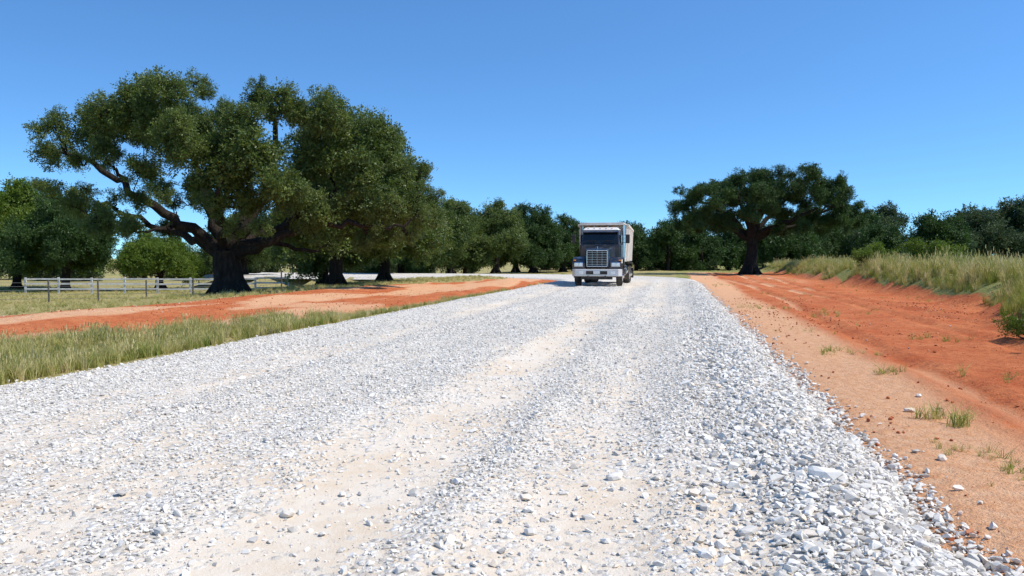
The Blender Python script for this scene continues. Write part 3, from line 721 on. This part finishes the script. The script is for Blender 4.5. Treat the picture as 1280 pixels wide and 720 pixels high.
hexa('bumper', [(-1.22, .12, .50), (-1.05, -.14, .50), (1.05, -.14, .50), (1.22, .12, .50)], [(-1.22, .12, .86), (-1.05, -.14, .86), (1.05, -.14, .86), (1.22, .12, .86)], M_bump, .03)
for x in (-.78, .78): box('fog_lamp', (x, -.15, .68), (.20, .04, .12), M_lamp, .01)
box('bumper_slot', (0, -.148, .68), (1.02, .02, .17), M_blk, .005); box('license_plate', (0, -.165, .69), (.31, .012, .15), M_plate, .003)
for x in (-.42, .42): box('tow_hook', (x, -.1, .47), (.08, .2, .1), M_blk)
box('lower_valance', (0, .05, .42), (1.5, .12, .16), M_blk)
hexa('hood', [(-.84, 1.85, .95), (-.60, .12, .92), (.60, .12, .92), (.84, 1.85, .95)], [(-.74, 1.85, 2.08), (-.54, .17, 1.88), (.54, .17, 1.88), (.74, 1.85, 2.08)], M_blue, .09, 4)
hexa('hood_crown', [(-.34, 1.8, 2.03), (-.22, .24, 1.84), (.22, .24, 1.84), (.34, 1.8, 2.03)], [(-.28, 1.8, 2.13), (-.17, .30, 1.92), (.17, .30, 1.92), (.28, 1.8, 2.13)], M_blue, .03)
box('grille_surround_top', (0, .09, 1.80), (1.0, .07, .05), M_chr, .02); box('grille_surround_bottom', (0, .07, 1.0), (1.0, .07, .05), M_chr, .02)
for x in (-.49, .49): box('grille_surround_side', (x, .08, 1.40), (.045, .07, .75), M_chr, .015)
box('grille_core', (0, .105, 1.40), (.96, .03, .77), M_blk, .003)
for k in range(6): box('grille_slat_%d' % k, (0, .078, 1.10+k*.12), (.93, .014, .013), M_chr, .003)
for k in range(3): box('grille_bar_%d' % k, (-.24+.24*k, .084, 1.40), (.012, .014, .74), M_chr, .003)
box('grille_badge', (0, .05, 1.80), (.12, .02, .06), M_chr, .008); cyl('hood_ornament', (0, .2, 1.95), .03, .12, 'Z', M_chr, .015, 10)
for sg, n in ((-1, 'l'), (1, 'r')):
    prof = [(.12, .86), (.10, 1.18), (.28, 1.40), (.62, 1.50), (1.3, 1.50), (1.68, 1.34), (1.80, 1.05), (1.80, .86), (1.66, .86), (1.60, 1.06), (1.40, 1.24), (1.05, 1.30), (.72, 1.24), (.52, 1.06), (.44, .86)]
    bm = bmesh.new(); a = [bm.verts.new((sg*.60, y, z)) for y, z in prof]; b = [bm.verts.new((sg*1.21, y, z-.04)) for y, z in prof]
    bm.faces.new(a); bm.faces.new(b[::-1])
    for i in range(len(prof)): j = (i+1) % len(prof); bm.faces.new((a[i], b[i], b[j], a[j]))
    part('fender_'+n, bm, M_blue, .025, 2)
    box('headlamp_bezel_'+n, (sg*.90, .10, 1.09), (.44, .08, .22), M_chr, .03)
    for k in (0, 1): cyl('headlamp_%s%d' % (n, k), (sg*(.79+.22*k), .05, 1.09), .083, .04, 'Y', M_lamp, bev=.01)
    box('turn_signal_'+n, (sg*1.10, .16, 1.30), (.12, .06, .06), M_amb, .01)
    box('step_'+n, (sg*1.03, 2.35, .55), (.42, .7, .06), M_chr); box('step_upper_'+n, (sg*1.03, 2.35, .86), (.36, .7, .05), M_chr)
    cyl('fuel_tank_'+n, (sg*.98, 3.5, .78), .30, 1.2, 'Y', M_chr, bev=.04)
    cyl('exhaust_stack_'+n, (sg*1.06, 3.30, 2.15), .075, 2.1, 'Z', M_chr, seg=16); cyl('heat_shield_'+n, (sg*1.06, 3.30, 1.9), .105, .9, 'Z', M_chr, seg=16)
    box('mirror_'+n, (sg*1.36, 1.95, 2.42), (.20, .10, .46), M_blk, .03); box('mirror_glass_'+n, (sg*1.36, 2.004, 2.42), (.16, .008, .40), M_glass, .002)
    for z in (2.22, 2.62): box('mirror_arm_%s_%d' % (n, z*100), (sg*1.18, 1.97, z), (.34, .025, .025), M_blk, .004)
    box('door_'+n, (sg*1.035, 2.45, 1.63), (.03, 1.0, .98), M_blue, .012); box('door_window_'+n, (sg*1.02, 2.46, 2.42), (.03, .86, .50), M_glass, .02)
    box('door_handle_'+n, (sg*1.06, 2.82, 1.95), (.03, .16, .04), M_chr, .006)
    box('grab_rail_'+n, (sg*1.07, 3.02, 1.9), (.03, .03, .9), M_chr, .006)
hexa('cab_lower', [(-1.02, 3.08, .95), (-1.02, 1.80, .95), (1.02, 1.80, .95), (1.02, 3.08, .95)], [(-1.02, 3.08, 2.12), (-1.0, 1.78, 2.10), (1.0, 1.78, 2.10), (1.02, 3.08, 2.12)], M_blue, .05)
hexa('cab_upper', [(-1.01, 3.07, 2.10), (-.99, 1.82, 2.10), (.99, 1.82, 2.10), (1.01, 3.07, 2.10)], [(-.94, 3.05, 2.93), (-.90, 2.10, 2.90), (.90, 2.10, 2.90), (.94, 3.05, 2.93)], M_blue, .05)
hexa('cab_roof', [(-.97, 3.08, 2.90), (-.94, 2.02, 2.88), (.94, 2.02, 2.88), (.97, 3.08, 2.90)], [(-.84, 3.0, 3.06), (-.80, 2.2, 3.03), (.80, 2.2, 3.03), (.84, 3.0, 3.06)], M_whitep, .05)
def pane(nm, x0, x1):
    hexa(nm, [(x0, 1.845, 2.19), (x0, 1.80, 2.19), (x1, 1.80, 2.19), (x1, 1.845, 2.19)], [(x0*.94, 2.075, 2.84), (x0*.94, 2.03, 2.84), (x1*.94, 2.03, 2.84), (x1*.94, 2.075, 2.84)], M_glass, .008, 1)
pane('windshield_l', -.90, -.018); pane('windshield_r', .018, .90)
for x in (-.45, .35): box('wiper', (x, 1.81, 2.32), (.42, .02, .02), M_blk, .003, .25)
hexa('sun_visor', [(-.92, 2.02, 2.80), (-.90, 1.82, 2.76), (.90, 1.82, 2.76), (.92, 2.02, 2.80)], [(-.92, 2.06, 2.88), (-.90, 1.86, 2.80), (.90, 1.86, 2.80), (.92, 2.06, 2.88)], M_blue, .01, 1)
for k in range(5): box('clearance_lamp_%d' % k, (-.6+.3*k, 2.12, 3.04), (.07, .06, .03), M_amb, .01)
for x in (-.35, .35): cyl('air_horn', (x, 2.5, 3.10), .035, .5, 'Y', M_chr, .02, 14)
hexa('dump_body', [(-1.14, 8.3, 1.22), (-1.14, 3.62, 1.22), (1.14, 3.62, 1.22), (1.14, 8.3, 1.22)], [(-1.25, 8.35, 3.05), (-1.25, 3.50, 3.20), (1.25, 3.50, 3.20), (1.25, 8.35, 3.05)], M_body, .03)
for k in range(7):
    y = 3.85+k*.70
    for sg in (-1, 1): hexa('side_rib', [(sg*1.14, y+.12, 1.24), (sg*1.14, y, 1.24), (sg*1.25, y, 1.24), (sg*1.25, y+.12, 1.24)], [(sg*1.24, y+.12, 3.0), (sg*1.24, y, 3.0), (sg*1.32, y, 3.0), (sg*1.32, y+.12, 3.0)], M_body, .01, 1)
for sg in (-1, 1): hexa('top_rail', [(sg*1.22, 8.4, 2.98), (sg*1.22, 3.45, 3.13), (sg*1.335, 3.45, 3.13), (sg*1.335, 8.4, 2.98)], [(sg*1.22, 8.4, 3.10), (sg*1.22, 3.45, 3.26), (sg*1.335, 3.45, 3.26), (sg*1.335, 8.4, 3.10)], M_body, .01, 1)
for k in range(5): box('headboard_rib', (-.96+.48*k, 3.50, 2.2), (.07, .08, 1.9), M_body, .01)
hexa('cab_shield', [(-1.22, 3.55, 3.18), (-1.12, 2.55, 3.24), (1.12, 2.55, 3.24), (1.22, 3.55, 3.18)], [(-1.22, 3.55, 3.24), (-1.12, 2.55, 3.30), (1.12, 2.55, 3.30), (1.22, 3.55, 3.24)], M_body, .01, 1)
box('cab_shield_lip', (0, 2.55, 3.24), (2.26, .05, .14), M_body, .01)
box('load_of_soil', (0, 6, 3.05), (2.2, 4.3, .25), M_body, .1)
for sg in (-1, 1):
    box('mud_flap', (sg*1.05, 8.0, .55), (.6, .02, .6), M_blk, .003); box('rear_fender', (sg*1.08, 6.6, 1.13), (.5, 2.5, .05), M_blk)

# ---------------------------------------------------------------- light, sky, camera
az = math.radians(106); el = math.radians(54)
w = bpy.data.worlds.new('World'); scene.world = w; w.use_nodes = True; nt = w.node_tree
sky = nt.nodes.new('ShaderNodeTexSky'); sky.sky_type = 'NISHITA'; sky.sun_disc = False; sky.sun_elevation = el; sky.sun_rotation = az
sky.air_density = 1.1; sky.dust_density = .12; sky.ozone_density = 2.0; sky.altitude = 0
tc = nt.nodes.new('ShaderNodeTexCoord'); mp = nt.nodes.new('ShaderNodeMapping'); mp.inputs['Scale'].default_value = (1, 1, 1.6)
mp.inputs['Location'].default_value = (0, 0, .05)
nt.links.new(tc.outputs['Generated'], mp.inputs[0])
nz = nt.nodes.new('ShaderNodeVectorMath'); nz.operation = 'NORMALIZE'; nt.links.new(mp.outputs[0], nz.inputs[0]); nt.links.new(nz.outputs[0], sky.inputs[0])
mul = nt.nodes.new('ShaderNodeMix'); mul.data_type = 'RGBA'; mul.blend_type = 'MULTIPLY'; mul.inputs[0].default_value = 1
mul.inputs[7].default_value = (.70, 1.16, 1.55, 1); nt.links.new(sky.outputs[0], mul.inputs[6])
bg = nt.nodes['Background']; bg.inputs['Strength'].default_value = .13; nt.links.new(mul.outputs[2], bg.inputs[0])
sd = bpy.data.lights.new('sun', 'SUN'); sd.energy = 5.0; sd.angle = math.radians(.5); sd.color = (1, .93, .82)
so = bpy.data.objects.new('sun', sd); link(so)
sv = Vector((math.sin(az)*math.cos(el), math.cos(az)*math.cos(el), math.sin(el))); so.rotation_euler = sv.to_track_quat('Z', 'Y').to_euler(); so.location = sv*60
cd = bpy.data.cameras.new('camera'); cd.lens = 28.125; cd.sensor_width = 36; cd.clip_end = 8000; cd.clip_start = .05
co = bpy.data.objects.new('camera', cd); link(co); co.location = (0, 0, 1.5); co.rotation_euler = (math.radians(90-2.12), 0, 0); scene.camera = co
scene.view_settings.view_transform = 'Standard'; scene.view_settings.look = 'None'; scene.view_settings.exposure = 0
